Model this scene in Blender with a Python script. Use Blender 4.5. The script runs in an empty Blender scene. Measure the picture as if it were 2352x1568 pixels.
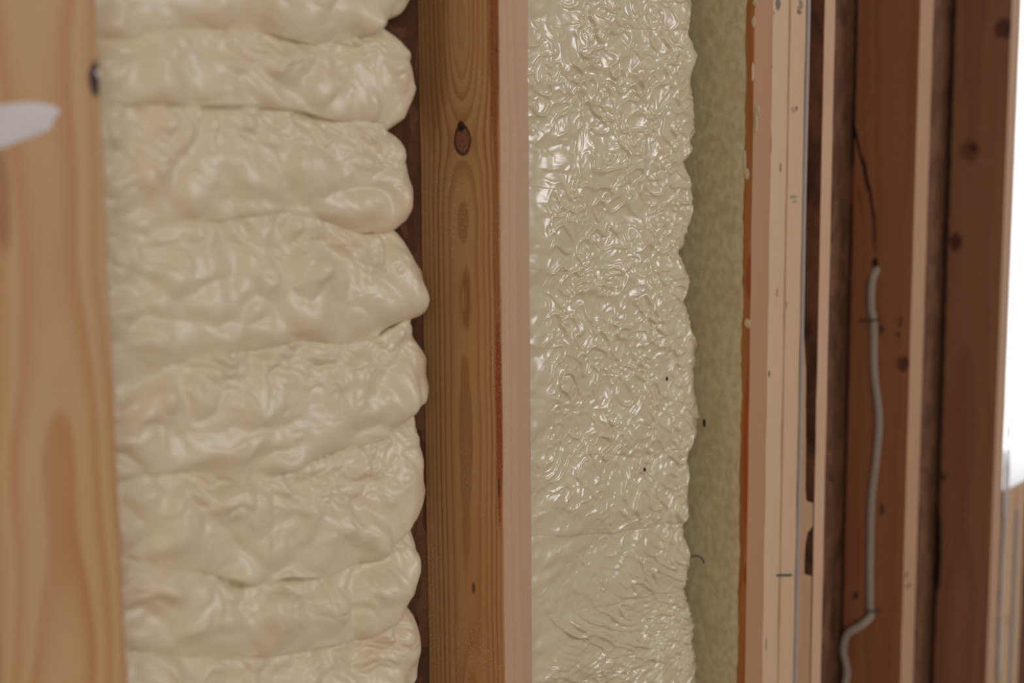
import bpy, math
import numpy as np
from mathutils import Matrix, Vector

S = bpy.context.scene
C = S.collection

# ------------------------------------------------------------------ camera
CAM_F, YAW, PITCH, ROLL = 3176.99, 0.885036, 0.130714, -0.008196     # focal length in px of a 2352 px wide frame
CAM = np.array([-0.493254, -0.715403, 1.40])
_F = np.array([math.sin(YAW)*math.cos(PITCH), math.cos(YAW)*math.cos(PITCH), -math.sin(PITCH)])
_R0 = np.array([math.cos(YAW), -math.sin(YAW), 0.0]); _U0 = np.cross(_R0, _F)
_R = _R0*math.cos(ROLL) + _U0*math.sin(ROLL)
_U = _U0*math.cos(ROLL) - _R0*math.sin(ROLL)
cd = bpy.data.cameras.new('camera'); cam = bpy.data.objects.new('camera', cd); C.objects.link(cam)
cam.matrix_world = Matrix(((_R[0], _U[0], -_F[0], CAM[0]), (_R[1], _U[1], -_F[1], CAM[1]), (_R[2], _U[2], -_F[2], CAM[2]), (0, 0, 0, 1)))
cd.sensor_width = 36.0; cd.lens = CAM_F/2352*36.0; cd.clip_start = 0.02; cd.clip_end = 200
cd.dof.use_dof = True; cd.dof.focus_distance = 1.27; cd.dof.aperture_fstop = 3.2
S.camera = cam

def at(u, v, axis, val):
    """the point of the wall plane axis=val (0: x, 1: y) that a measured photo point falls on"""
    d = _F*CAM_F + _R*(u-1176) + _U*(784-v)
    return CAM + d*(val-CAM[axis])/d[axis]

# ------------------------------------------------------------------ world, lamps, exposure
w = bpy.data.worlds.new('overcast_sky'); S.world = w; w.use_nodes = True
bg = w.node_tree.nodes['Background']; bg.inputs[0].default_value = (0.93, 0.97, 1.0, 1); bg.inputs[1].default_value = 2.0

def area(name, loc, target, sx, sy, power, col):
    l = bpy.data.lights.new(name, 'AREA'); l.shape = 'RECTANGLE'; l.size = sx; l.size_y = sy; l.energy = power; l.color = col
    o = bpy.data.objects.new(name, l); C.objects.link(o); o.location = loc
    o.rotation_euler = (Vector(target)-Vector(loc)).to_track_quat('-Z', 'Y').to_euler()
    return o
area('unseen_light_right', (2.3, -2.9, 1.95), (0.6, 0, 1.2), 1.1, 0.9, 30, (0.98, 0.965, 1.0))  # unseen soft source added at the right front; no doorway is built
area('added_fill_light_left', (-2.1, -2.5, 1.8), (0.7, 0, 1.2), 1.8, 1.5, 36, (1.0, 0.96, 0.92))  # added fill lamp for the left-facing stud sides; no window is built

vs = S.view_settings
vs.view_transform = 'Standard'; vs.look = 'None'; vs.exposure = 0.03; vs.gamma = 1.0; vs.use_curve_mapping = False
S.cycles.use_denoising = True

# ------------------------------------------------------------------ helpers
def tag(o, label=None, cat=None, group=None, kind=None):
    if label: o['label'] = label
    if cat: o['category'] = cat
    if group: o['group'] = group
    if kind: o['kind'] = kind
    return o

def mesh_obj(name, verts, faces, mat, parent=None, smooth=True, loc=(0, 0, 0)):
    me = bpy.data.meshes.new(name)
    verts = np.asarray(verts, dtype=np.float32)
    if isinstance(faces, np.ndarray):
        n, k = faces.shape
        me.vertices.add(len(verts)); me.vertices.foreach_set('co', verts.ravel())
        me.loops.add(n*k); me.loops.foreach_set('vertex_index', faces.astype(np.int32).ravel())
        me.polygons.add(n); me.polygons.foreach_set('loop_start', np.arange(0, n*k, k, dtype=np.int32))
        me.polygons.foreach_set('loop_total', np.full(n, k, dtype=np.int32))
        me.update(calc_edges=True)
    else:
        me.from_pydata([tuple(float(c) for c in v) for v in verts], [], faces)
    me.polygons.foreach_set('use_smooth', np.full(len(me.polygons), smooth, dtype=bool))
    me.materials.append(mat)
    me.update()
    o = bpy.data.objects.new(name, me); C.objects.link(o); o.location = loc
    if parent: o.parent = parent
    return o

def box_mesh(x0, x1, y0, y1, z0, z1):
    v = [(x, y, z) for z in (z0, z1) for y in (y0, y1) for x in (x0, x1)]
    f = [(0, 2, 3, 1), (4, 5, 7, 6), (0, 1, 5, 4), (2, 6, 7, 3), (0, 4, 6, 2), (1, 3, 7, 5)]
    return v, f

# ---- numpy gradient noise
_rng = np.random.RandomState(7)
_perm = _rng.permutation(512).astype(np.int64); _perm = np.concatenate([_perm]*3)
_g = _rng.normal(size=(512, 3)); _g /= np.linalg.norm(_g, axis=1)[:, None]
def pn(x, y, z):
    x, y, z = np.broadcast_arrays(np.asarray(x, float), np.asarray(y, float), np.asarray(z, float))
    xi = np.floor(x).astype(np.int64); yi = np.floor(y).astype(np.int64); zi = np.floor(z).astype(np.int64)
    xf, yf, zf = x-xi, y-yi, z-zi
    u, v, w_ = [t*t*t*(t*(t*6-15)+10) for t in (xf, yf, zf)]
    out = 0
    for a in (0, 1):
        for b in (0, 1):
            for c in (0, 1):
                h = _perm[_perm[_perm[(xi+a) & 511]+((yi+b) & 511)]+((zi+c) & 511)] & 511
                g = _g[h]
                d = g[..., 0]*(xf-a)+g[..., 1]*(yf-b)+g[..., 2]*(zf-c)
                out = out + d*(u if a else 1-u)*(v if b else 1-v)*(w_ if c else 1-w_)
    return out*1.5
def sstep(a, b, t):
    t = np.clip((t-a)/(b-a), 0, 1); return t*t*(3-2*t)

# ---- node maths
class V:
    def __init__(s, nt, sock): s.nt, s.k = nt, sock
    def _m(s, op, *o):
        n = s.nt.nodes.new('ShaderNodeMath'); n.operation = op
        for i, a in enumerate((s,)+o):
            if isinstance(a, V): s.nt.links.new(a.k, n.inputs[i])
            else: n.inputs[i].default_value = float(a)
        return V(s.nt, n.outputs[0])
    def __add__(s, o): return s._m('ADD', o)
    __radd__ = __add__
    def __sub__(s, o): return s._m('SUBTRACT', o)
    def __rsub__(s, o): return (s*-1)+o
    def __mul__(s, o): return s._m('MULTIPLY', o)
    __rmul__ = __mul__
    def __truediv__(s, o): return s._m('DIVIDE', o)
    def sq(s): return s*s
    def sqrt(s): return s._m('SQRT')
    def exp(s): return s._m('EXPONENT')
    def sin(s): return s._m('SINE')
    def frac(s): return s._m('FRACT')
    def pow(s, p): return s._m('POWER', p)
    def ramp(s, a, b):
        n = s.nt.nodes.new('ShaderNodeMapRange'); n.interpolation_type = 'SMOOTHSTEP'
        s.nt.links.new(s.k, n.inputs[0]); n.inputs[1].default_value = a; n.inputs[2].default_value = b
        return V(s.nt, n.outputs[0])

class Mat:
    def __init__(s, name, rough=0.6, spec=0.4):
        s.m = bpy.data.materials.new(name); s.m.use_nodes = True; s.nt = s.m.node_tree
        s.b = s.nt.nodes['Principled BSDF']; s.b.inputs['Roughness'].default_value = rough
        s.b.inputs['Specular IOR Level'].default_value = spec
        tc = s.nt.nodes.new('ShaderNodeTexCoord'); s.obj = tc.outputs['Object']
        sp = s.nt.nodes.new('ShaderNodeSeparateXYZ'); s.nt.links.new(s.obj, sp.inputs[0])
        s.x, s.y, s.z = [V(s.nt, sp.outputs[i]) for i in range(3)]
    def vec(s, x, y, z):
        n = s.nt.nodes.new('ShaderNodeCombineXYZ')
        for i, a in enumerate((x, y, z)):
            if isinstance(a, V): s.nt.links.new(a.k, n.inputs[i])
            else: n.inputs[i].default_value = a
        return n.outputs[0]
    def noise(s, vec, scale=1.0, detail=2.0, rough=0.5):
        n = s.nt.nodes.new('ShaderNodeTexNoise'); s.nt.links.new(vec, n.inputs['Vector'])
        n.inputs['Scale'].default_value = scale; n.inputs['Detail'].default_value = detail; n.inputs['Roughness'].default_value = rough
        return V(s.nt, n.outputs[0])
    def voronoi(s, vec, scale, out='Distance'):
        n = s.nt.nodes.new('ShaderNodeTexVoronoi'); s.nt.links.new(vec, n.inputs['Vector']); n.inputs['Scale'].default_value = scale
        return n.outputs[out]
    def mix(s, fac, a, b):
        n = s.nt.nodes.new('ShaderNodeMix'); n.data_type = 'RGBA'
        if isinstance(fac, V): s.nt.links.new(fac.k, n.inputs[0])
        else: n.inputs[0].default_value = fac
        for i, c in ((6, a), (7, b)):
            if isinstance(c, tuple): n.inputs[i].default_value = c+(1,)
            else: s.nt.links.new(c, n.inputs[i])
        return n.outputs[2]
    def color(s, c):
        if isinstance(c, tuple): s.b.inputs['Base Color'].default_value = c+(1,)
        else: s.nt.links.new(c, s.b.inputs['Base Color'])
    def bump(s, h, strength, dist):
        n = s.nt.nodes.new('ShaderNodeBump'); n.inputs['Strength'].default_value = strength; n.inputs['Distance'].default_value = dist
        s.nt.links.new(h.k, n.inputs['Height']); s.nt.links.new(n.outputs[0], s.b.inputs['Normal'])

def wood(name, early, late, edge=None, pith=(0.05, 0.03), spacing=0.0045, wob=0.012, wobz=3.0, knots=(), marks=(), tint=None,
         rough=0.6, seed=0.0, latef=0.55, dust=0.0, fibre=0.5, spec=0.25, swells=()):
    """Sawn softwood: growth rings round a wandering pith, fibre streaks, knots, stains and painted shade marks.
    knots: (y or x centre, z, ry, rz, face) ; marks: (face, a, z, ra, rz, slope, colour, strength) in the board's own coordinates;
    face 'x' is a side face (a = y), face 'y' the edge towards the room (a = x)"""
    M = Mat(name, rough, spec)
    x, y, z = M.x, M.y, M.z
    geo = M.nt.nodes.new('ShaderNodeNewGeometry'); sp = M.nt.nodes.new('ShaderNodeSeparateXYZ'); M.nt.links.new(geo.outputs['Normal'], sp.inputs[0])
    nx = V(M.nt, sp.outputs[0]); ny = V(M.nt, sp.outputs[1])
    onx = (nx*nx).ramp(0.4, 0.6); ony = (ny*ny).ramp(0.4, 0.6)
    low = M.noise(M.vec(x*4+seed*3.1, y*4+seed, z*wobz), 1.0, 2.0, 0.45) - 0.5
    low2 = M.noise(M.vec(x*12+seed*1.7+5, y*12+seed, z*wobz*0.45+9), 1.0, 1.0) - 0.5
    fine = M.noise(M.vec(x*90+seed, y*90, z*9), 1.0, 2.0) - 0.5
    warp = None
    for k in knots:
        a = y if k[4] == 'x' else x
        g = ((((a-k[0])/(k[2]*3.2)).sq() + ((z-k[1])/(k[3]*3.0)).sq())*-1).exp()
        warp = g if warp is None else warp+g
    d = ((x-pith[0]).sq()+(y-pith[1]).sq()).sqrt() + low*(wob*2) + low2*(wob*0.8) + fine*0.0006
    if warp is not None: d = d + warp*(spacing*1.6)
    for a0, z0, ra, rz, am in swells:
        d = d + ((((y-a0)/ra).sq() + ((z-z0)/rz).sq())*-1).exp()*(spacing*am)
    r = d/spacing
    ring = r.frac()
    line = ring.ramp(0.25, 0.88)*(1-ring.ramp(0.90, 1.0))
    amt = M.noise(M.vec(x*3+2, y*3+seed, r*0.37), 1.0, 1.0).ramp(0.3, 0.75)
    col = M.mix(line*(amt*0.7+0.3)*latef, early, late)
    if tint:
        t = M.noise(M.vec(x*10+seed, y*14+2, z*2.2+seed), 1.0, 2.0).ramp(0.45, 0.75)
        col = M.mix(t*0.6, col, tint)
    fib = M.noise(M.vec(x*700, y*700, z*14+seed), 1.0, 3.0, 0.65)
    col = M.mix(fib.ramp(0.45, 0.85)*(0.22*fibre), col, tuple(c*0.55 for c in late))
    if edge:
        col = M.mix(ony*0.8, col, edge)
    for k in knots:
        a = y if k[4] == 'x' else x
        on = onx if k[4] == 'x' else ony
        rr = ((((a-k[0])/k[2]).sq() + ((z-k[1])/k[3]).sq()).sqrt()) + (M.noise(M.vec(x*250, y*250, z*120), 1.0)-0.5)*0.25
        core = tuple(k[5]) if len(k) > 5 else (0.10, 0.035, 0.018)
        halo = (rr*-1.1).exp()
        col = M.mix(halo*0.5*on, col, tuple(c*0.6 for c in late))
        rings = (rr*14).sin()*0.5+0.5
        col = M.mix((1-rr.ramp(0.85, 1.0))*on, col, M.mix(rings*0.35, core, tuple(c*0.5 for c in core)))
        bark = rr.ramp(0.78, 0.92)*(1-rr.ramp(1.02, 1.2))
        if k[4] == 'x' or True: col = M.mix(bark*on*0.85, col, (0.018, 0.009, 0.008))
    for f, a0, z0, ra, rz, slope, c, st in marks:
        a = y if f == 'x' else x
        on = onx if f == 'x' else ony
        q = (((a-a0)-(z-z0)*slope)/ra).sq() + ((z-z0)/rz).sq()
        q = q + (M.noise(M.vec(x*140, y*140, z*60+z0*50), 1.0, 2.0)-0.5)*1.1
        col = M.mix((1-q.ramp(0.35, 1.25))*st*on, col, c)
    if dust:
        vd = V(M.nt, M.voronoi(M.vec(x*1.0, y*1.0, z*1.0), 420))
        near = M.noise(M.vec(x*25, y*25, z*12), 1.0, 2.0).ramp(0.35, 0.8)*0.6 + x.ramp(0.0135, 0.0185)*(M.noise(M.vec(x*160, y*160, z*160), 1.0, 1.0).ramp(0.45, 0.6))
        col = M.mix((1-vd.ramp(0.16, 0.34))*near*dust, col, (0.85, 0.78, 0.72))
    M.color(col)
    M.bump(line*0.5+fib*0.9, 0.35, 0.0006)
    return M.m

def board(name, x0, x1, z0, z1, mat, y0=0.0, y1=0.0889, r=0.0025, wave=0.0006, seed=0, n=160, left=None, right=None, parent=None):
    """A sawn board standing upright: rounded-rectangle section swept along z with slight unevenness.
    left / right: functions of z that shift the room-side left / right arris (wane)"""
    xm = (x0+x1)/2
    pts = []
    for cx, cy, a0 in ((x1-r, y0+r, -90), (x1-r, y1-r, 0), (x0+r, y1-r, 90), (x0+r, y0+r, 180)):
        for i in range(5):
            a = math.radians(a0+i*22.5); pts.append((cx+r*math.cos(a), cy+r*math.sin(a)))
    P = np.array(pts); k = len(P)
    Z = np.linspace(z0, z1, n)
    X = np.repeat(P[:, 0][None], n, 0); Y = np.repeat(P[:, 1][None], n, 0); ZZ = np.repeat(Z[:, None], k, 1)
    side = np.sign(X-xm)
    X = X + wave*pn(side*3+seed, Y*8, ZZ*14) + wave*0.5*pn(side*3+seed+9, Y*30, ZZ*60)
    Y = Y + wave*0.5*pn(side*3+seed+4, Y*8, ZZ*20)
    front = np.clip(1-(Y-y0)/0.03, 0, 1)
    if left: X = X + np.where(side < 0, front*left(ZZ), 0)
    if right: X = X + np.where(side > 0, front*right(ZZ), 0)
    X = X - xm
    verts = np.stack([X, Y, ZZ-z0], -1).reshape(-1, 3)
    i = np.arange(n-1)[:, None]*k; j = np.arange(k)[None]; j2 = (j+1) % k
    F = np.stack([i+j, i+j2, i+k+j2, i+k+j], -1).reshape(-1, 4)
    faces = [tuple(q) for q in F.tolist()] + [tuple(range(k-1, -1, -1)), tuple(range((n-1)*k, n*k))]
    return mesh_obj(name, verts, faces, mat, parent, True, (xm, 0, z0))

def tube(name, pts, rx, mat, parent=None, flat=1.0, flat_axis=(1, 0, 0), seg=12, loc=(0, 0, 0)):
    """round or flattened cable through the points (Catmull-Rom)"""
    P = np.array(pts, float); Q = []
    for i in range(len(P)-1):
        p0, p1, p2, p3 = P[max(i-1, 0)], P[i], P[i+1], P[min(i+2, len(P)-1)]
        for t in np.linspace(0, 1, 14, endpoint=False):
            Q.append(0.5*((2*p1)+(-p0+p2)*t+(2*p0-5*p1+4*p2-p3)*t*t+(-p0+3*p1-3*p2+p3)*t**3))
    Q.append(P[-1]); Q = np.array(Q); n = len(Q)
    T = np.gradient(Q, axis=0); T /= np.linalg.norm(T, axis=1)[:, None]+1e-12
    A = np.array(flat_axis, float)
    B = np.cross(T, A); B /= np.linalg.norm(B, axis=1)[:, None]+1e-12
    A2 = np.cross(B, T)
    an = np.linspace(0, 2*math.pi, seg, endpoint=False)
    rr = np.broadcast_to(np.asarray(rx, float), (n,))[:, None, None]
    Vv = Q[:, None]+rr*(A2[:, None]*(np.cos(an)[None, :, None]*flat)+B[:, None]*np.sin(an)[None, :, None])
    i = np.arange(n-1)[:, None]*seg; j = np.arange(seg)[None]; j2 = (j+1) % seg
    F = np.stack([i+j, i+j2, i+seg+j2, i+seg+j], -1).reshape(-1, 4)
    faces = [tuple(q) for q in F.tolist()] + [tuple(range(seg-1, -1, -1)), tuple(range((n-1)*seg, n*seg))]
    return mesh_obj(name, Vv.reshape(-1, 3)-np.array(loc), faces, mat, parent, True, loc)

# ------------------------------------------------------------------ colours (linear albedo)
def srgb(r, g, b):
    return tuple((c/255/12.92 if c/255 <= 0.04045 else ((c/255+0.055)/1.055)**2.4) for c in (r, g, b))

# ------------------------------------------------------------------ the setting
ROOM = dict(x0=-2.6, x1=4.2, y0=-4.2, y1=0.0889, z1=2.44)
def osb():
    M = Mat('oriented_strand_board', 0.75, 0.2)
    wn = M.noise(M.vec(M.x, M.y, M.z), 30, 2.0)-0.5
    v = M.vec(M.x*1.0+wn*0.03, M.y*0.4, M.z*0.4+wn*0.02)
    c1 = M.voronoi(v, 75, 'Color'); sp = M.nt.nodes.new('ShaderNodeSeparateColor'); M.nt.links.new(c1, sp.inputs[0])
    t = V(M.nt, sp.outputs[0]); t2 = V(M.nt, sp.outputs[1])
    col = M.mix(t.ramp(0.1, 0.9), (0.15, 0.075, 0.042), (0.22, 0.115, 0.060))
    col = M.mix(t2.ramp(0.75, 0.95)*0.45, col, (0.07, 0.03, 0.02))
    f = M.noise(M.vec(M.x*60, M.y*60, M.z*260), 1.0, 2.0)
    col = M.mix(f.ramp(0.5, 0.8)*0.4, col, (0.09, 0.035, 0.02))
    M.color(col); M.bump(f, 0.4, 0.0008)
    return M.m
OSB = osb()
def plain(name, c, rough=0.8, scale=8.0, amount=0.12, spec=0.3):
    M = Mat(name, rough, spec)
    n = M.noise(M.vec(M.x, M.y, M.z), scale, 4.0)
    M.color(M.mix(n.ramp(0.3, 0.8)*amount*2, c, tuple(k*0.6 for k in c)))
    M.bump(n, 0.1, 0.001)
    return M.m
R_ = ROOM
SILL_Z = CAM[2]-0.500
WX0, WX1, WZ0, WZ1 = 1.560, 2.66, SILL_Z, 2.08
def struct(name, boxes, mat):
    vs_, fs = [], []
    for b in boxes:
        v, f = box_mesh(*b); k = len(vs_); vs_ += v; fs += [tuple(i+k for i in q) for q in f]
    return tag(mesh_obj(name, vs_, fs, mat, None, False), kind='structure')
yb, T = R_['y1'], 0.012
struct('wall_back', [(R_['x0'], WX0, yb, yb+T, 0, R_['z1']), (WX1, R_['x1'], yb, yb+T, 0, R_['z1']),
                     (WX0, WX1, yb, yb+T, 0, WZ0-0.002), (WX0, WX1, yb, yb+T, WZ1, R_['z1'])], OSB)
drywall = plain('plasterboard', (0.62, 0.57, 0.51))
struct('wall_left', [(R_['x0']-0.1, R_['x0'], R_['y0'], yb+T, 0, R_['z1'])], drywall)
struct('wall_right', [(R_['x1'], R_['x1']+0.1, R_['y0'], yb+T, 0, R_['z1'])], drywall)
struct('wall_front', [(R_['x0'], R_['x1'], R_['y0']-0.1, R_['y0'], 0, R_['z1'])], drywall)
struct('floor', [(R_['x0'], R_['x1'], R_['y0'], yb+T, -0.1, 0)], plain('subfloor', (0.36, 0.25, 0.16)))
struct('ceiling', [(R_['x0'], R_['x1'], R_['y0'], yb+T, R_['z1'], R_['z1']+0.1)], drywall)

# ------------------------------------------------------------------ framing lumber
PZ = 0.0381
plate_m = wood('plate_pine', srgb(196, 160, 120), srgb(150, 100, 60), seed=21)
for nm, z0, lab in (('sole_plate', 0.0, 'long pine sole plate on the floor under all the studs'), ('top_plate', R_['z1']-PZ, 'long pine plate under the ceiling across the stud tops')):
    v, f = box_mesh(-1.2, 3.3, 0, yb, 0, PZ)
    tag(mesh_obj(nm, v, f, plate_m, None, False, (0, 0, z0)), lab, 'wall plate')
Z0, Z1 = PZ, R_['z1']-PZ
lz = lambda wz: wz-Z0                                      # height within a stud

def pt(u, v, axis, val, xm):                               # photo point -> (a, z) in a stud's own coordinates
    p = at(u, v, axis, val)
    return (p[1] if axis == 0 else p[0]-xm), p[2]-Z0

# A: broad near post
xA = (-0.0889)/2
kA = pt(222, 178, 1, 0, xA)
pw = pt(38, 286, 1, 0, xA)
mA = wood('near_post_pine', srgb(204, 168, 122), srgb(182, 122, 72), tint=srgb(204, 172, 138), pith=(-0.004, 0.052), spacing=0.0075, wob=0.022, wobz=3.2,
          knots=[], marks=[('y', kA[0]-0.001, kA[1]-0.001, 0.0055, 0.011, 0.0, (0.03, 0.012, 0.02), 0.95),
                           ('y', pt(5, 450, 1, 0, xA)[0], pt(5, 450, 1, 0, xA)[1], 0.006, 0.035, 0.0, (0.32, 0.12, 0.06), 0.6)],
          seed=1.3, latef=0.75, rough=0.5)
post = board('timber_post', -0.0889, 0.0, Z0, Z1, mA, r=0.006, wave=0.0010, seed=11)
tag(post, 'broad blurred golden pine post at the left edge, white paint smear on it', 'post')
# paint smear: a thin lobed film on the post's room face
def paint_patch(name, c, rx, rz, tilt, parent, mat, th=0.0006, seed=0, pl=(0, 0, 0)):
    n, k = 48, 8
    vv = []; ff = []
    for j in range(k+1):
        q = j/k
        for i in range(n):
            a = 2*math.pi*i/n
            rr = 1+0.22*float(pn(math.cos(a)*1.6+seed, math.sin(a)*1.6, seed))
            xx = math.cos(a)*rx*q*rr; zz = math.sin(a)*rz*q*rr
            vv.append((c[0]+xx*math.cos(tilt)-zz*math.sin(tilt), -0.0004-th*math.sqrt(max(0, 1-q**2.5)), c[1]+xx*math.sin(tilt)+zz*math.cos(tilt)))
    for j in range(k):
        for i in range(n):
            i2 = (i+1) % n
            ff.append((j*n+i, j*n+i2, (j+1)*n+i2, (j+1)*n+i))
    return mesh_obj(name, vv, ff, mat, parent)
white_m = plain('white_paint_and_glint', (0.72, 0.69, 0.70), 0.45, 60, 0.10)
paint_patch('paint_smear', (pw[0]-0.006, pw[1]), 0.032, 0.0110, 0.20, post, white_m, seed=2)
paint_patch('painted_glint', (pt(226, 170, 1, 0, xA)[0]-0.0005, pt(226, 168, 1, 0, xA)[1]), 0.0016, 0.0022, 0.3, post, white_m, seed=5)  # small white patch painted as the highlight on the knot

# B: centre stud
xB = (0.368+0.4062)/2
SX = 0.368
kb = pt(1062, 322, 0, SX, xB); kb2 = pt(1059, 290, 0, SX, xB); ks = pt(1088, 1350, 0, SX, xB)
def mk(f, u, v, ra, rz, col, st, x, xm, slope=0.0):
    a, z = pt(u, v, 0 if f == 'x' else 1, x if f == 'x' else 0, xm)
    return (f, a, z, ra, rz, slope, col, st)
dark = (0.03, 0.014, 0.01)
mB = wood('centre_stud_pine', srgb(192, 148, 98), srgb(142, 88, 50), edge=srgb(204, 172, 146), tint=srgb(184, 130, 78), pith=(0.012, 0.040), spacing=0.0036, wob=0.0050, wobz=1.9,
          knots=[(kb[0], kb[1], 0.0085, 0.0115, 'x', (0.25, 0.11, 0.06))],
          marks=[('x', kb2[0], kb2[1], 0.0042, 0.0048, 0.0, (0.025, 0.014, 0.014), 0.95),
                 ('x', ks[0], ks[1], 0.0022, 0.0055, 0.0, (0.10, 0.05, 0.03), 0.8),
                 mk('x', 1135, 100, 0.006, 0.10, srgb(140, 76, 34), 0.75, SX, xB),
                 mk('x', 1140, 560, 0.003, 0.14, srgb(146, 82, 42), 0.6, SX, xB),
                 mk('x', 1146, 955, 0.0035, 0.10, srgb(150, 70, 30), 0.85, SX, xB),
                 mk('x', 1072, 680, 0.0045, 0.030, srgb(140, 84, 46), 0.5, SX, xB),
                 mk('x', 990, 60, 0.02, 0.10, srgb(120, 80, 48), 0.45, SX, xB),
                 mk('x', 1159, 955, 0.0007, 0.010, dark, 0.9, SX, xB), mk('x', 1146, 1120, 0.0010, 0.010, dark, 0.9, SX, xB),
                 mk('x', 1161, 1270, 0.0006, 0.014, dark, 0.8, SX, xB), mk('x', 1158, 1420, 0.0006, 0.012, dark, 0.9, SX, xB),
                 mk('x', 1140, 115, 0.0012, 0.004, dark, 0.7, SX, xB)],
          seed=5.9, latef=0.8, dust=0.6, swells=[pt(1085, 1680, 0, SX, xB)+(0.010, 0.075, 3.0), pt(1067, 690, 0, SX, xB)+(0.007, 0.030, 1.3), pt(1060, 60, 0, SX, xB)+(0.012, 0.05, -2.0)])
studB = board('wall_stud', 0.368, 0.4062, Z0, Z1, mB, r=0.0022, seed=3)
tag(studB, 'sharp knotty pine stud between the two foam-filled bays', 'stud', 'pine wall studs')

# C: packed studs at the end of the second bay
def stud(x0, x1, label, m, **k):
    o = board(k.pop('name', 'wall_stud'), x0, x1, Z0, k.pop('z1', Z1), m, **k)
    return tag(o, label, k.get('cat', 'stud'), 'pine wall studs')
xC = (0.7745+0.8118)/2
mC1 = wood('first_packed_stud_pine', srgb(172, 116, 66), srgb(140, 78, 36), edge=srgb(194, 154, 120), tint=srgb(160, 92, 44), pith=(0.06, 0.03), spacing=0.0045, seed=6.6,
           marks=[mk('x', 1716, 1040, 0.006, 0.09, srgb(160, 78, 26), 0.75, 0.7745, xC), mk('x', 1722, 640, 0.006, 0.025, srgb(150, 66, 38), 0.7, 0.7745, xC),
                  mk('x', 1716, 1320, 0.005, 0.015, srgb(140, 56, 30), 0.7, 0.7745, xC)])
sC1 = stud(0.7745, 0.8118, 'pinkish pine stud with pale foam film on its left side, first of the packed group', mC1, seed=8)
xC2 = (0.8126+0.8478)/2
ink = (0.10, 0.09, 0.11)
mC2 = wood('second_packed_stud_pine', srgb(214, 184, 150), srgb(190, 146, 100), edge=srgb(218, 190, 158), pith=(0.02, 0.09), spacing=0.006, seed=9.1, latef=0.4,
           marks=[mk('y', 1768, 10, 0.009, 0.0042, ink, 0.8, 0, xC2), mk('y', 1769, 28, 0.010, 0.0048, ink, 0.85, 0, xC2), mk('y', 1767, 19, 0.002, 0.003, ink, 0.5, 0, xC2), mk('y', 1787, 9, 0.006, 0.007, ink, 0.8, 0, xC2), mk('y', 1771, 325, 0.0018, 0.020, dark, 0.9, 0, xC2), mk('y', 1774, 152, 0.0016, 0.003, dark, 0.7, 0, xC2), mk('y', 1773, 137, 0.0018, 0.005, srgb(150, 80, 60), 0.6, 0, xC2),
                  mk('y', 1767, 858, 0.0022, 0.004, dark, 0.8, 0, xC2), mk('y', 1785, 672, 0.004, 0.006, srgb(170, 120, 80), 0.6, 0, xC2), mk('y', 1760, 1480, 0.0018, 0.009, srgb(110, 76, 50), 0.7, 0, xC2),
                  mk('y', 1793, 385, 0.003, 0.006, srgb(130, 100, 60), 0.7, 0, xC2)])
sC2 = stud(0.8126, 0.8478, 'pale pine stud with faint grey ink stamp, second of the packed group', mC2, seed=14, wave=0.0012)
xC3 = (0.8512+0.8862)/2
mC3 = wood('third_packed_stud_pine', srgb(212, 180, 146), srgb(188, 144, 100), edge=srgb(216, 186, 152), pith=(0.03, 0.09), spacing=0.006, seed=12.7, latef=0.4,
           marks=[mk('y', 1838, 3, 0.0045, 0.0035, ink, 0.6, 0, xC3), mk('y', 1840, 13, 0.004, 0.004, ink, 0.6, 0, xC3), mk('y', 1835, 20, 0.004, 0.0035, ink, 0.5, 0, xC3), mk('y', 1836, 28, 0.006, 0.003, ink, 0.75, 0, xC3), mk('y', 1830, 248, 0.0022, 0.0022, dark, 0.9, 0, xC3), mk('y', 1823, 252, 0.008, 0.004, srgb(160, 110, 80), 0.5, 0, xC3), mk('y', 1806, 700, 0.003, 0.006, srgb(150, 104, 66), 0.6, 0, xC3),
                  mk('y', 1822, 452, 0.010, 0.0022, srgb(140, 124, 104), 0.7, 0, xC3), mk('y', 1825, 463, 0.006, 0.002, srgb(140, 124, 104), 0.7, 0, xC3)])
sC3 = stud(0.8512, 0.8862, 'pale pine stud with a grey staple, third of the packed group', mC3, seed=18, wave=0.001)
xC4 = (0.889+0.904)/2
# last member of the pack, waney towards the bottom
_c4 = [(1861, -200), (1861, 0), (1858, 250), (1850, 500), (1847, 750), (1853, 850), (1853, 1000), (1852, 1120), (1854, 1150), (0, 1160), (0, 1215), (1857, 1222), (1852, 1250), (1850, 1285), (1849, 1318), (0, 1328), (0, 1700)]
_c4p = np.array([(0.9272 if u == 0 else at(u, v, 1, 0)[0], at(u if u else 1855, v, 1, 0)[2]) for u, v in _c4]); _c4p = _c4p[::-1]
def waneC4(wz):
    return np.interp(wz, _c4p[:, 1], _c4p[:, 0])-0.9040+0.0005*pn(wz*60, 1.2, 3.3)
mC4 = wood('last_packed_stud_pine', srgb(196, 158, 118), srgb(150, 98, 58), edge=srgb(186, 152, 118), pith=(0.02, 0.08), spacing=0.005, seed=15.2,
           marks=[mk('y', 1857, 95, 0.004, 0.004, dark, 0.9, 0, xC4)])
sC4 = stud(0.8885, 0.9040, 'brown board with a wavy right edge and dark slits, last of the packed group', mC4, seed=25, right=waneC4, wave=0.0006, n=900)
# grey bead of caulk between the third and the last
bead_m = plain('grey_caulk', (0.42, 0.38, 0.38), 0.4, 80, 0.1)
bp = [(0.8874+0.0006*math.sin(z*13), -0.0008, z) for z in np.linspace(Z0, Z1, 30)]
tag(tube('caulk_bead', bp, 0.0024, bead_m, loc=(0.8874, 0, Z0)), 'thin grey vertical bead in the seam of the packed studs', 'caulk bead')

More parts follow.
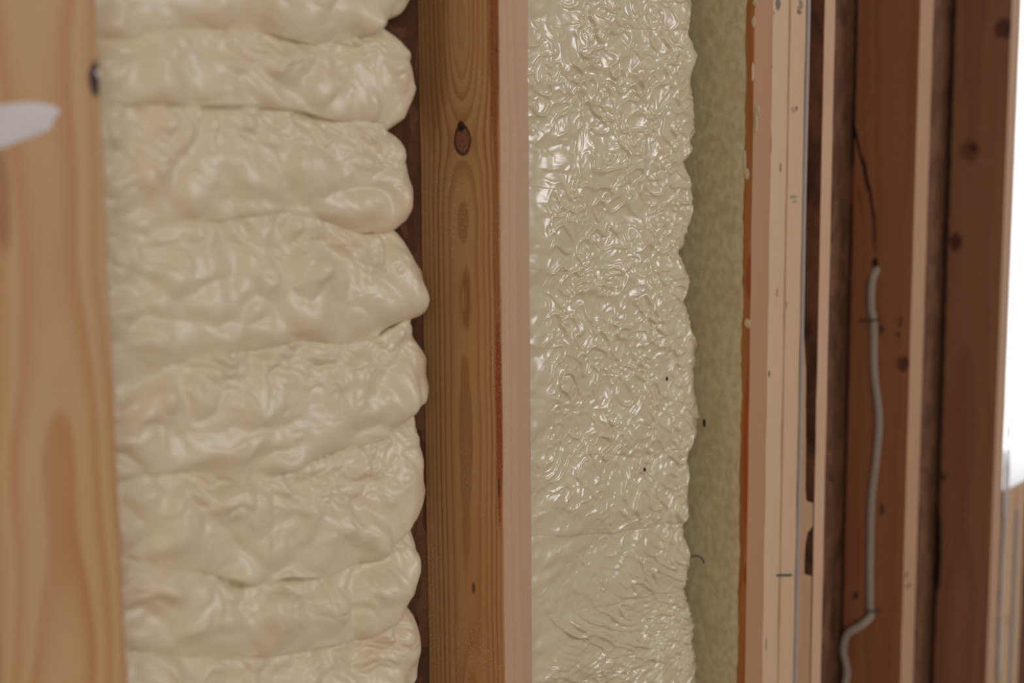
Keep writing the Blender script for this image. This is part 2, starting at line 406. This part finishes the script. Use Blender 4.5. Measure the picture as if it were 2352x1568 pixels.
# OSB rip standing on edge
def rip():
    M = Mat('strand_board_rip', 0.75, 0.2)
    geo = M.nt.nodes.new('ShaderNodeNewGeometry'); sp = M.nt.nodes.new('ShaderNodeSeparateXYZ'); M.nt.links.new(geo.outputs['Normal'], sp.inputs[0])
    ony = V(M.nt, sp.outputs[1]); ony = (ony*ony).ramp(0.4, 0.6)
    c1 = M.voronoi(M.vec(M.x, M.y*1.0, M.z*0.5), 70, 'Color'); s2 = M.nt.nodes.new('ShaderNodeSeparateColor'); M.nt.links.new(c1, s2.inputs[0])
    nb = M.noise(M.vec(M.x*30, M.y*30, M.z*18), 1.0, 3.0, 0.6)
    col = M.mix(nb.ramp(0.3, 0.7), (0.07, 0.030, 0.020), (0.20, 0.090, 0.045))
    f = M.noise(M.vec(M.x*700, M.y*30, M.z*10), 1.0, 3.0)
    edge = M.mix(f.ramp(0.3, 0.8), srgb(216, 184, 154), srgb(196, 156, 124))
    M.color(M.mix(ony, col, edge)); M.bump(f, 0.2, 0.0005)
    return M.m
rip_o = board('wood_strip', 0.9285, 0.9545, Z0, Z1, rip(), r=0.0015, seed=31)
tag(rip_o, 'narrow pale strip on edge, alone in the dark gap right of the packed studs', 'wood strip')

# D: stud that carries the cable
D0 = 1.186; xD = (D0+1.228)/2
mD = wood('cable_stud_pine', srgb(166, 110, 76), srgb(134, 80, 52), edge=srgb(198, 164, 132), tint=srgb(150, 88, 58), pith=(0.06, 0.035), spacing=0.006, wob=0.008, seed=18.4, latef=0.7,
          knots=[],
          marks=[('x', 0.0872, 1.4, 0.0045, 3.0, 0.0, (0.02, 0.01, 0.008), 0.9), mk('x', 1949, 240, 0.0026, 0.030, (0.012, 0.008, 0.008), 1.0, D0, xD, 0.10), mk('x', 1961, 296, 0.0042, 0.016, (0.015, 0.010, 0.008), 1.0, D0, xD, 0.30),  # first mark paints the shade of the gap behind this stud
                 mk('x', 1974, 345, 0.0024, 0.020, (0.02, 0.010, 0.010), 0.95, D0, xD, 0.24), mk('x', 1988, 400, 0.0030, 0.026, (0.02, 0.010, 0.010), 0.95, D0, xD, 0.20), mk('x', 2001, 460, 0.0026, 0.026, (0.03, 0.012, 0.012), 0.85, D0, xD, 0.14),
                 mk('x', 1975, 455, 0.0026, 0.020, (0.04, 0.016, 0.012), 0.7, D0, xD, 0.16), mk('x', 2008, 530, 0.0030, 0.030, (0.045, 0.018, 0.014), 0.75, D0, xD, 0.05), mk('x', 1972, 480, 0.010, 0.060, srgb(170, 104, 60), 0.45, D0, xD, 0.15),
                 mk('x', 2010, 604, 0.0045, 0.008, (0.025, 0.012, 0.010), 0.95, D0, xD),
                 mk('x', 2068, 740, 0.003, 0.008, (0.06, 0.03, 0.02), 0.6, D0, xD), mk('x', 2064, 770, 0.003, 0.005, (0.05, 0.02, 0.02), 0.7, D0, xD), mk('x', 2025, 755, 0.004, 0.007, (0.06, 0.02, 0.015), 0.7, D0, xD),
                 mk('x', 2075, 835, 0.009, 0.011, (0.09, 0.028, 0.018), 0.8, D0, xD), mk('x', 2025, 1170, 0.004, 0.008, (0.06, 0.02, 0.015), 0.8, D0, xD),
                 mk('x', 1965, 1368, 0.005, 0.006, (0.05, 0.018, 0.014), 0.8, D0, xD, -0.3),
                 mk('y', 2082, 1320, 0.006, 0.004, (0.16, 0.07, 0.04), 0.7, 0, xD), mk('y', 2086, 1345, 0.012, 0.003, (0.14, 0.06, 0.04), 0.7, 0, xD, 0.0)])
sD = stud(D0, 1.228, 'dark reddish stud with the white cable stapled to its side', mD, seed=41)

# E: last stud before the window
E0 = 1.503; xE = (E0+1.541)/2
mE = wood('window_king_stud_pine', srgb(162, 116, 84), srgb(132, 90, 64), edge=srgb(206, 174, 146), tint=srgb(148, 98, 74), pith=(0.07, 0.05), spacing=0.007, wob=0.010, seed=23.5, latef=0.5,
          knots=[],
          marks=[('x', 0.0865, 1.4, 0.0060, 3.0, 0.0, (0.015, 0.009, 0.008), 0.95), ('x', 0.0830, pt(2125, 1270, 0, E0, xE)[1], 0.0075, 0.075, 0.0, (0.012, 0.008, 0.007), 0.95), mk('x', 2325, 62, 0.006, 0.012, (0.02, 0.012, 0.014), 0.95, E0, xE), mk('x', 2308, 66, 0.016, 0.016, (0.08, 0.030, 0.028), 0.8, E0, xE), mk('x', 2235, 340, 0.006, 0.006, (0.03, 0.014, 0.012), 0.95, E0, xE),  # first two marks paint gap shade down the back corner
                 mk('x', 2228, 345, 0.016, 0.018, (0.10, 0.036, 0.028), 0.6, E0, xE), mk('x', 2195, 555, 0.010, 0.016, (0.07, 0.022, 0.02), 0.85, E0, xE),
                 mk('x', 2167, 1095, 0.005, 0.006, (0.07, 0.022, 0.02), 0.8, E0, xE), mk('x', 2152, 840, 0.003, 0.012, (0.07, 0.02, 0.02), 0.8, E0, xE),
                 mk('x', 2272, 372, 0.014, 0.0016, (0.40, 0.30, 0.27), 0.45, E0, xE, 0.0), mk('x', 2290, 330, 0.012, 0.0012, (0.36, 0.27, 0.24), 0.35, E0, xE, 0.0)])
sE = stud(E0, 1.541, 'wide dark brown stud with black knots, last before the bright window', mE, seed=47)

# rough window: sill and paired cripple studs under it, header and jack above / beyond
mJ = wood('sill_pine', srgb(206, 174, 140), srgb(170, 124, 84), edge=srgb(208, 178, 146), seed=27.1, latef=0.4, marks=[])
v, f = box_mesh(0, WX1-1.6435, 0, yb, 0, PZ)
sill = tag(mesh_obj('window_sill', v, f, mJ, None, False, (1.6435, 0, SILL_Z-PZ)), 'pale pine rough sill at the bottom of the bright window', 'window sill')
v, f = box_mesh(0, WX1-1.5480, -0.0008, yb+0.012, 0, 0.0012)
tag(mesh_obj('added_sill_membrane', v, f, plain('white_membrane', (0.82, 0.82, 0.83), 0.5, 40, 0.05), None, False, (1.5480, 0, SILL_Z)), 'added white membrane over the rough sill, carrying on the white of the bright window', 'membrane')  # white sheet added so the window brightness runs down over the sill
xJ = (1.5475+1.5855)/2
mJ1 = wood('cripple_pine', srgb(206, 176, 140), srgb(176, 130, 88), edge=srgb(212, 182, 146), seed=28.8, latef=0.45,
           marks=[mk('y', 2310, 1430, 0.004, 0.012, srgb(130, 90, 56), 0.7, 0, xJ), mk('y', 2283, 1370, 0.003, 0.03, srgb(110, 70, 44), 0.7, 0, xJ)])
cr1 = board('cripple_stud', 1.5475, 1.5985, Z0, SILL_Z, mJ1, seed=52, n=90)
tag(cr1, 'short pale cripple stud under the sill, beside the last dark stud', 'stud', 'short studs under the window sill')
cr2 = board('cripple_stud', 1.6045, 1.642, Z0, SILL_Z-0.002, mJ, seed=57, n=90)
tag(cr2, 'short cripple stud under the sill at the right photo edge', 'stud', 'short studs under the window sill')
bp = [(1.6015+0.0006*math.sin(z*19), -0.0012, z) for z in np.linspace(Z0, SILL_Z-PZ-0.002, 20)]
tag(tube('caulk_bead', bp, 0.0034, bead_m, loc=(1.6015, 0, Z0)), 'grey bead in the seam between the two short studs', 'caulk bead')
for x0, x1, lab in ((WX1, WX1+0.038, 'pine jamb stud on the far side of the bright window'),):
    board('jamb_stud', x0, x1, Z0, Z1, mJ, seed=61); tag(bpy.data.objects['jamb_stud'], lab, 'stud')
v, f = box_mesh(0, WX1-1.543, 0, yb, 0, 0.14)
tag(mesh_obj('window_header', v, f, mJ, None, False, (1.543, 0, WZ1)), 'deep pine header over the bright window', 'header')
# thin strip of torn house-wrap against the king stud, by the opening
film_m = plain('torn_white_wrap', (0.62, 0.57, 0.56), 0.35, 60, 0.1)
def ribbon(name, pts, wds, mat, parent=None, th=0.0006, seed=0, dirv=(1, 0, 0)):
    P = np.array(pts, float); n = len(P); d = np.array(dirv, float)
    vv = []
    for i, p in enumerate(P):
        t = wds[i]
        for k, (a, b) in enumerate(((-1, 0), (-0.3, 0.35), (0.3, -0.2), (1, 0.1))):
            o = p + d*a*t + np.array([0, -1, 0])*(0.0016*b + 0.0012*float(pn(i*0.7+seed, k*0.9, seed)))
            vv.append(o); vv.append(o+np.array([0, th, 0]))
    ff = []
    for i in range(n-1):
        a, b = i*8, (i+1)*8
        for k in range(3):
            ff.append((a+2*k, a+2*k+2, b+2*k+2, b+2*k)); ff.append((a+2*k+1, b+2*k+1, b+2*k+3, a+2*k+3))
        ff.append((a, b, b+1, a+1)); ff.append((a+6, a+7, b+7, b+6))
    ff += [(0, 1, 3, 2), (2, 3, 5, 4), (4, 5, 7, 6)]
    e = (n-1)*8; ff += [(e, e+2, e+3, e+1), (e+2, e+4, e+5, e+3), (e+4, e+6, e+7, e+5)]
    o = mesh_obj(name, np.array(vv)-P[0], ff, mat, parent, True, tuple(P[0]))
    return o
zz = np.linspace(1.02, 0.60, 16)
wp = [(1.5455+0.0012*math.sin(z*31), -0.004, z) for z in zz]
ww = [0.003+0.0028*abs(math.sin(i*1.7))+0.004*(abs(i-4) < 2) for i in range(16)]
tag(ribbon('wrap_scrap', wp, ww, film_m, seed=5), 'torn whitish plastic sliver hanging beside the bottom of the window', 'plastic scrap')

# ------------------------------------------------------------------ staples, cable
steel = plain('dull_staple_steel', (0.16, 0.15, 0.15), 0.4, 40, 0.1); steel.node_tree.nodes['Principled BSDF'].inputs['Metallic'].default_value = 0.6
cable_m = plain('cable_sheath', (0.46, 0.42, 0.35), 0.45, 50, 0.08)
cab = [at(2019, 606, 0, D0), at(2008, 640, 0, D0), at(2004, 700, 0, D0), at(2009, 745, 0, D0), at(2010, 850, 0, D0), at(2021, 960, 0, D0), at(2014, 1060, 0, D0), at(2004, 1150, 0, D0),
       at(2001, 1280, 0, D0), at(2001, 1390, 0, D0), at(2004, 1412, 0, D0), at(1985, 1432, 0, D0), at(1957, 1450, 0, D0), at(1944, 1490, 0, D0), at(1948, 1540, 0, D0), at(1940, 1590, 0, D0), at(1935, 1680, 0, D0), at(1945, 1850, 0, D0)]
P = [np.array([D0-0.0030, p[1], p[2]]) for p in cab]
P[0][0] = D0+0.006; P[1][0] = D0-0.0045; P[2][0] = D0-0.004
P[10][0] -= 0.003; P[11][0] -= 0.009; P[12][0] -= 0.010; P[13][0] -= 0.006
cable = tag(tube('electrical_cable', P, 0.0052, cable_m, flat=0.55, loc=tuple(P[1])), 'white flat electrical cable running down the side of the dark reddish stud', 'cable')
def staple(u, v, axis, val, wide, tilt, label, h=0.004, r=0.0011):
    c = at(u, v, axis, val); a = np.array([0, 1, 0]) if axis == 0 else np.array([1, 0, 0]); out = np.array([-1, 0, 0]) if axis == 0 else np.array([0, -1, 0])
    up = np.array([0, 0, 1])
    d = a*math.cos(tilt)+up*math.sin(tilt)
    pts = [c-d*wide-out*0.006, c-d*wide+out*h*0.5, c-d*wide*0.8+out*h, c+d*wide*0.8+out*h, c+d*wide+out*h*0.5, c+d*wide-out*0.006]
    return tag(tube('staple', pts, r, steel, flat_axis=tuple(up), loc=tuple(c)), label, 'staple')
staple(2004, 734, 0, D0, 0.013, -0.12, 'dark staple pinning the top of the white cable', 0.0075, 0.0013)
staple(2007, 1400, 0, D0, 0.009, -0.12, 'dark staple pinning the cable just above its lower bend', 0.0075, 0.0013)
staple(1800, 1320, 1, 0, 0.0160, -0.23, 'small grey staple bridging two pale packed studs', 0.0014, 0.0012)

# ------------------------------------------------------------------ spray foam
def foam_mat(name, c, crease, rough, bump, sss=0.15, spec=0.45, bscale=260):
    M = Mat(name, rough, spec)
    n = M.noise(M.vec(M.x, M.y, M.z), 18, 3.0); n2 = M.noise(M.vec(M.x, M.y, M.z), bscale, 2.0)
    M.color(M.mix(n.ramp(0.35, 0.75)*0.6, c, crease))
    if bump: M.bump(n2, bump, 0.0008)
    M.b.inputs['Subsurface Weight'].default_value = sss
    M.b.inputs['Subsurface Radius'].default_value = (1.0, 0.75, 0.45); M.b.inputs['Subsurface Scale'].default_value = 0.006
    return M.m

def rowfield(X, Z, lines):
    """lines: boundary curves (list of (u, v) points) between sprayed rows -> row number and position 0 (top) .. 1 (bottom) within the row"""
    B = []
    for ln in lines:
        q = np.array([at(u, v, 1, 0.042)[[0, 2]] for u, v in ln]); q = q[np.argsort(q[:, 0])]
        B.append(np.interp(X, q[:, 0], q[:, 1]))
    step = 0.072
    top = [B[0]+step*k for k in range(14, 0, -1)]; bot = [B[-1]-step*k for k in range(1, 14)]
    B = np.array(top+B+bot)                                # descending z
    idx = (Z[None] < B).sum(0)-1
    idx = np.clip(idx, 0, len(B)-2)
    hi = np.take_along_axis(B, idx[None], 0)[0]; lo = np.take_along_axis(B, idx[None]+1, 0)[0]
    return idx, np.clip((hi-Z)/(hi-lo), 0, 1), hi-lo

def foam(name, xl, sil, lines, mat, ns, zdense, style, label, y_base):
    q = np.array([at(u, v, 1, 0.056)[[0, 2]] for u, v in sil])
    zs = np.concatenate([np.linspace(Z0, 0.70, 60, endpoint=False), np.linspace(0.70, 1.68, zdense, endpoint=False), np.linspace(1.68, Z1, 50)])
    o = np.argsort(q[:, 1])
    period = q[:, 1].max()-q[:, 1].min()
    zq = np.where(zs > q[:, 1].max(), zs-period*np.ceil((zs-q[:, 1].max())/period), zs)
    zq = np.where(zq < q[:, 1].min(), zq+period*np.ceil((q[:, 1].min()-zq)/period), zq)
    xe = np.interp(zq, q[o, 1], q[o, 0]) + (0.008 if style == 1 else 0.001)
    k = np.array([1, 2, 3, 2, 1.]); k /= k.sum(); xe = np.convolve(np.pad(xe, 2, mode='edge'), k, 'valid')
    s = np.linspace(0, 1, ns)[None]; zz = zs[:, None]
    R = 0.034
    sflat = 0.80
    xs = xl+(xe[:, None]-R-xl)*np.clip(s/sflat, 0, 1)
    th = np.clip((s-sflat)/(1-sflat), 0, 1)*(math.pi/2*1.25)
    X = xs+R*np.sin(th); Yb = y_base + R*(1-np.cos(th))
    X = np.where(th > math.pi/2, X-0.000*th, X)
    Zg = np.broadcast_to(zz, X.shape).copy()
    nx = np.sin(th)+0*X; ny = -np.cos(th)+0*X
    D = np.zeros_like(X); dz = np.zeros_like(X)
    idx, t, hgt = rowfield(X+0.006*pn(X*30, 1.1, Zg*30), Zg+0.006*pn(X*18+4, 2.2, Zg*10), lines)
    rs = idx*3.713
    if style == 1:
        # puffy overlapping beads: thin crumpled top, full rounded belly, undercut lower lip
        xr = np.clip((X-xl)/0.33, 0, 1)
        prof = np.where(t < 0.74, np.power(np.clip(t/0.74, 1e-4, 1), 0.8), np.sqrt(np.clip(1-np.power(np.clip((t-0.74)/0.26, 0, 1), 2.4), 0, 1)))
        eg = sstep(0.045, 0.0, xe[:, None]-X)                    # smooth the curled ends
        soft = np.sin(np.clip(t, 0, 1)*math.pi)**0.8
        br = np.clip(0.55+0.9*pn(X*11, rs+2, Zg*5), 0.12, 1)       # the laps fade in and out along the wall
        lap = np.clip(br*(0.15+1.05*xr), 0, 1)
        D += (0.005+0.010*xr)*(1-0.5*eg)*((prof*lap+soft*(1-lap))-0.5)
        dz -= 0.014*xr*(0.4+0.6*lap)*prof*sstep(0.35, 1.0, t)*(1-0.75*eg)
        up = sstep(0.80, 0.10, t)
        wx = X+0.009*pn(X*20, rs, Zg*26+3)+0.002*pn(X*60, rs+2, Zg*60); wz = Zg+0.010*pn(X*22+7, rs, Zg*22)+0.003*pn(X*70+7, rs, Zg*70)
        sl = (wx-0.2)*0.15                                     # the folds fan down towards the right
        n1 = pn(wx*19, rs, (wz+sl)*30); b1 = np.sqrt(n1*n1+0.004)
        D += 0.0135*(b1-0.28)*(0.75+0.35*xr)*(1-0.55*eg)
        n2 = pn(wx*48+3, rs+5, (wz+sl)*62); b2 = np.sqrt(n2*n2+0.006)
        D += 0.0068*(b2-0.25)*(0.30+0.75*up)*(1.1-0.45*xr*(1-up))*(1-0.6*eg)
        n3 = pn(wx*95, rs+9, (wz+sl)*150)
        D += 0.0022*(np.abs(n3)-0.2)*(0.12+0.9*up*sstep(0.1, 0.7, xr))*(1-0.7*eg)
        n6 = pn(wx*30+11, rs, wz*34); D += 0.0045*n6
        # ripples where the beads curl over at the right end
        endz = np.exp(-((X-(xe[:, None]-0.040))/0.028)**2)
        D += 0.0055*endz*pn(X*22+Zg*9, 3, Zg*30+rs)
    else:
        prof = np.power(np.clip(t, 1e-4, 1), 0.7)*np.power(np.clip(1-t, 0, 1), 0.30)*1.6
        xr = np.clip((X-xl)/0.34, 0, 1)
        D += (0.0004+0.0050*xr)*(prof-0.5)*np.clip(0.6+pn(X*10, rs, 4), 0.2, 1)
        D += 0.006*pn(X*8, 4, Zg*13)
        wx = X+0.006*pn(X*30, 1, Zg*30+3)+0.0015*pn(X*80, 5, Zg*80); wz = Zg+0.006*pn(X*30+7, 1, Zg*30)+0.0012*pn(X*80+7, 2, Zg*80)
        low = sstep(1.00, 0.84, Zg)                        # towards the bottom the wrinkles lie flatter and slant up to the right
        mid = np.exp(-((Zg-1.03)/0.07)**2)*sstep(0.9, 0.45, xr)
        mask = sstep(0.12, 0.42, xr+0.22*pn(X*14, 8, Zg*14))*(1-0.55*mid)
        fx = 44*(1-0.35*low); fz = 54*(1+0.25*low)
        sh = 0.55*low*(X-xl)
        n1 = pn(wx*fx, 3, (wz-sh)*fz); n1r = np.sqrt(n1*n1+0.030)
        n1b = pn(wx*fx*1.9+9, 3, (wz-sh)*fz*1.9); n1c = np.sqrt(n1b*n1b+0.03)
        var = np.clip(0.75+0.8*pn(X*16, 12, Zg*16), 0.25, 1.3)
        rg = np.exp(-(n1/0.13)**2)*np.clip(0.75+1.2*pn(wx*28, 21, wz*28), 0.1, 1.4)
        rg2 = np.exp(-(n1b/0.16)**2)*np.clip(0.55+1.3*pn(wx*33, 25, wz*33), 0, 1.3)
        D += mask*(0.0027*rg+0.0013*rg2+0.0024*pn(wx*fx*0.75, 6, (wz-sh)*fz*0.75)+0.0009*pn(wx*100, 6, (wz-sh)*115)*var)
        D += mask*low*0.0016*pn(wx*34, 31, (wz-sh)*95)
        D += (1-mask)*(0.0030*pn(X*26, 2, Zg*55)+0.0012*pn(X*60, 2, Zg*110))
    endm = sstep(1.0, 0.93, s)
    X2 = X+nx*D*0.40; Y2 = Yb+ny*D; Z2 = Zg+dz
    Y2 = np.minimum(Y2, yb-0.0004); X2 = np.maximum(X2, xl)
    front = np.stack([X2, Y2, Z2], -1)
    front[:, -1, 1] = yb-0.0005; front[:, 0, 0] = xl
    # close the body: a back sheet against the sheathing
    back = np.stack([np.linspace(0, 1, 3)[None]*(front[:, -1, 0]-xl)[:, None]+xl, np.full((len(zs), 3), yb-0.0003), np.repeat(zz, 3, 1)], -1)
    G = np.concatenate([front, back[:, ::-1]], 1)
    n, m = G.shape[:2]
    i = np.arange(n-1)[:, None]*m; j = np.arange(m)[None]; j2 = (j+1) % m
    F = np.stack([i+j, i+j2, i+m+j2, i+m+j], -1).reshape(-1, 4)
    o_ = mesh_obj(name, (G-np.array([xl, 0, Z0])).reshape(-1, 3), F, mat, None, True, (xl, 0, Z0))
    return tag(o_, label, 'spray foam', 'spray foam fills')

sil1 = [(955, -60), (957, -20), (932, 25), (892, 58), (918, 82), (945, 125), (957, 200), (942, 265), (905, 297), (930, 320), (946, 365), (953, 430), (942, 490), (922, 523),
        (950, 560), (985, 620), (990, 670), (980, 712), (955, 741), (966, 780), (985, 825), (990, 880), (985, 925), (960, 941), (970, 990), (975, 1050), (982, 1120), (979, 1165),
        (958, 1212), (966, 1270), (971, 1330), (965, 1370), (952, 1397), (966, 1435), (975, 1500), (972, 1568), (960, 1610), (975, 1660)]
rows1 = [[(230, 80), (340, 88), (470, 55), (560, 62), (650, 70), (760, 92), (830, 75), (905, 60), (940, 40)],
         [(235, 238), (450, 240), (600, 230), (700, 245), (820, 270), (915, 297), (960, 300)],
         [(250, 535), (380, 545), (560, 512), (650, 500), (740, 506), (850, 527), (925, 523), (970, 520)],
         [(270, 880), (400, 850), (560, 800), (700, 790), (800, 795), (880, 780), (958, 742), (990, 735)],
         [(290, 1098), (450, 1096), (600, 1100), (700, 1080), (800, 1040), (900, 1005), (965, 942), (1000, 930)],
         [(310, 1290), (480, 1320), (600, 1345), (750, 1325), (880, 1290), (940, 1240), (960, 1205), (1000, 1190)],
         [(310, 1500), (500, 1520), (640, 1530), (760, 1500), (860, 1470), (920, 1430), (955, 1395), (990, 1380)]]
f1m = foam_mat('cream_spray_foam', srgb(228, 216, 187), srgb(226, 207, 177), 0.38, 0.03, sss=0.12, spec=0.52)
foam('spray_foam', 0.0016, sil1, rows1, f1m, 520, 1250, 1, 'cream spray foam in large puffy overlapping rolls, left bay', 0.050)
sil2 = [(1605, -60), (1605, 0), (1597, 60), (1610, 130), (1600, 180), (1607, 240), (1612, 300), (1605, 350), (1590, 372), (1600, 420), (1604, 480), (1590, 540), (1580, 580),
        (1597, 640), (1595, 665), (1588, 690), (1600, 730), (1612, 790), (1607, 860), (1615, 950), (1612, 990), (1595, 1040), (1600, 1100), (1597, 1180), (1588, 1205), (1598, 1270),
        (1588, 1350), (1602, 1420), (1610, 1500), (1612, 1568), (1600, 1620), (1608, 1680)]
rows2 = [[(1200, 45), (1400, 60), (1500, 72), (1600, 62)], [(1200, 420), (1300, 432), (1450, 430), (1590, 372)], [(1200, 620), (1400, 650), (1500, 600), (1585, 580)],
         [(1200, 800), (1400, 800), (1500, 760), (1590, 690)], [(1200, 1030), (1400, 1050), (1595, 1040)], [(1200, 1240), (1400, 1230), (1588, 1205)], [(1200, 1420), (1400, 1400), (1588, 1350)]]
f2m = foam_mat('glossy_spray_foam', srgb(221, 210, 180), srgb(214, 201, 167), 0.27, 0.02, sss=0.1, spec=0.85)
foam_right = foam('spray_foam', 0.4070, sil2, rows2, f2m, 560, 1400, 2, 'glossy finely wrinkled cream spray foam, bay right of the centre stud', 0.052)

# fuzzy overspray film on the left side of the first packed stud
def film():
    n, m = 900, 60
    z = np.linspace(Z0+0.01, Z1-0.01, n)[:, None]; s = np.linspace(0, 1, m)[None]
    edge = 0.0095+0.0022*pn(z*22, 1, 2)+0.0014*pn(z*90, 3, 2)
    Y = edge+(yb-0.0006-edge)*s
    h = 0.0020+0.0006*pn(Y*60, 2, z*60)+0.00035*pn(Y*240, 5, z*200)+0.00015*pn(Y*600, 5, z*500)
    h = h*np.sqrt(np.clip(s/0.10, 0, 1))+0.00012
    X = 0.7745-np.maximum(h, 0.0002)
    G = np.stack([X, Y+0*X, np.broadcast_to(z, X.shape)], -1)
    bk = np.stack([np.full((n, 2), 0.7742), np.concatenate([Y[:, -1:], Y[:, :1]], 1), np.repeat(z, 2, 1)], -1)
    G = np.concatenate([G, bk], 1); m2 = m+2
    i = np.arange(n-1)[:, None]*m2; j = np.arange(m2)[None]; j2 = (j+1) % m2
    F = np.stack([i+j, i+m2+j, i+m2+j2, i+j2], -1).reshape(-1, 4)
    M = Mat('matt_foam_film', 0.9, 0.15)
    nn = M.noise(M.vec(M.x, M.y, M.z*0.7), 160, 3.0); n2 = M.noise(M.vec(M.x, M.y, M.z), 30, 2.0)
    c = M.mix(nn.ramp(0.3, 0.7), srgb(206, 194, 158), srgb(188, 174, 136)); c = M.mix(n2.ramp(0.5, 0.8)*0.4, c, srgb(180, 150, 118))
    M.color(c); M.bump(nn, 0.25, 0.0006)
    return mesh_obj('foam_film', G.reshape(-1, 3)-np.array([xC, 0, Z0]), F, M.m, sC1)
ff_ = film(); ff_['label'] = 'matt greenish foam film on the stud side'

def blob(name, c, rx, ry, rz, mat, parent=None, seed=0, n=14, m=9, base=None):
    """small irregular lump"""
    vv = []
    for i in range(m+1):
        th = math.pi*i/m
        for j in range(n):
            ph = 2*math.pi*j/n
            k = 1+0.35*float(pn(math.sin(th)*math.cos(ph)*1.5+seed, math.sin(th)*math.sin(ph)*1.5, math.cos(th)*1.5+seed))
            vv.append((rx*k*math.sin(th)*math.cos(ph), ry*k*math.sin(th)*math.sin(ph), rz*k*math.cos(th)))
    F = []
    for i in range(m):
        for j in range(n):
            j2 = (j+1) % n
            F.append((i*n+j, (i+1)*n+j, (i+1)*n+j2, i*n+j2))
    return mesh_obj(name, vv, F, mat, parent, True, tuple(c))
fleck_m = plain('dried_foam_fleck', srgb(208, 190, 150), 0.5, 60, 0.1)
for i, (u, v, ry, rz) in enumerate([(1737, 275, 0.0022, 0.012), (1740, 255, 0.0028, 0.006), (1729, 165, 0.0016, 0.010), (1711, 372, 0.0022, 0.013), (1716, 400, 0.0030, 0.006), (1731, 50, 0.0022, 0.006), (1735, 6, 0.003, 0.004), (1717, 742, 0.004, 0.005)]):
    p = at(u, v, 0, 0.7745)
    blob('foam_fleck', (0.7742-xC, p[1], p[2]-Z0), 0.0014, ry, rz, fleck_m, sC1, seed=i*3.3)

# specks caught on the foam of the right bay
soot = plain('dark_speck', (0.035, 0.028, 0.022), 0.8, 60, 0.1)
bpy.context.view_layer.update()
def on_foam(u, v):
    d = Vector(_F*CAM_F + _R*(u-1176) + _U*(784-v)).normalized()
    ok, loc, nor, _ = foam_right.ray_cast(Vector(CAM)-foam_right.location, d)
    return np.array(loc+foam_right.location) if ok else at(u, v, 1, 0.045)
for u, v, r_, lab in ((1531, 869, 0.0017, 'small dark crumb stuck high on the glossy wrinkled foam'), (1480, 1078, 0.0016, 'small dark crumb stuck low on the glossy wrinkled foam')):
    tag(blob('crumb', on_foam(u, v), r_, r_, r_*1.5, soot, seed=u*0.01), lab, 'crumb')
p = at(1618, 972, 0, 0.7722)
tag(blob('crumb', p, 0.0015, 0.0016, 0.0052, soot, seed=4), 'dark crumb on the matt foam film beside the glossy foam', 'crumb')
hp = [at(u, v, 0, x) for u, v, x in ((1588, 1279, 0.7715), (1599, 1276, 0.7706), (1608, 1279, 0.7700), (1614, 1285, 0.7704), (1617, 1293, 0.7716))]
tag(tube('bristle', hp, 0.0006, soot, seg=8, loc=tuple(hp[2])), 'fine dark curved bristle on the matt foam film, low in the right bay', 'bristle')
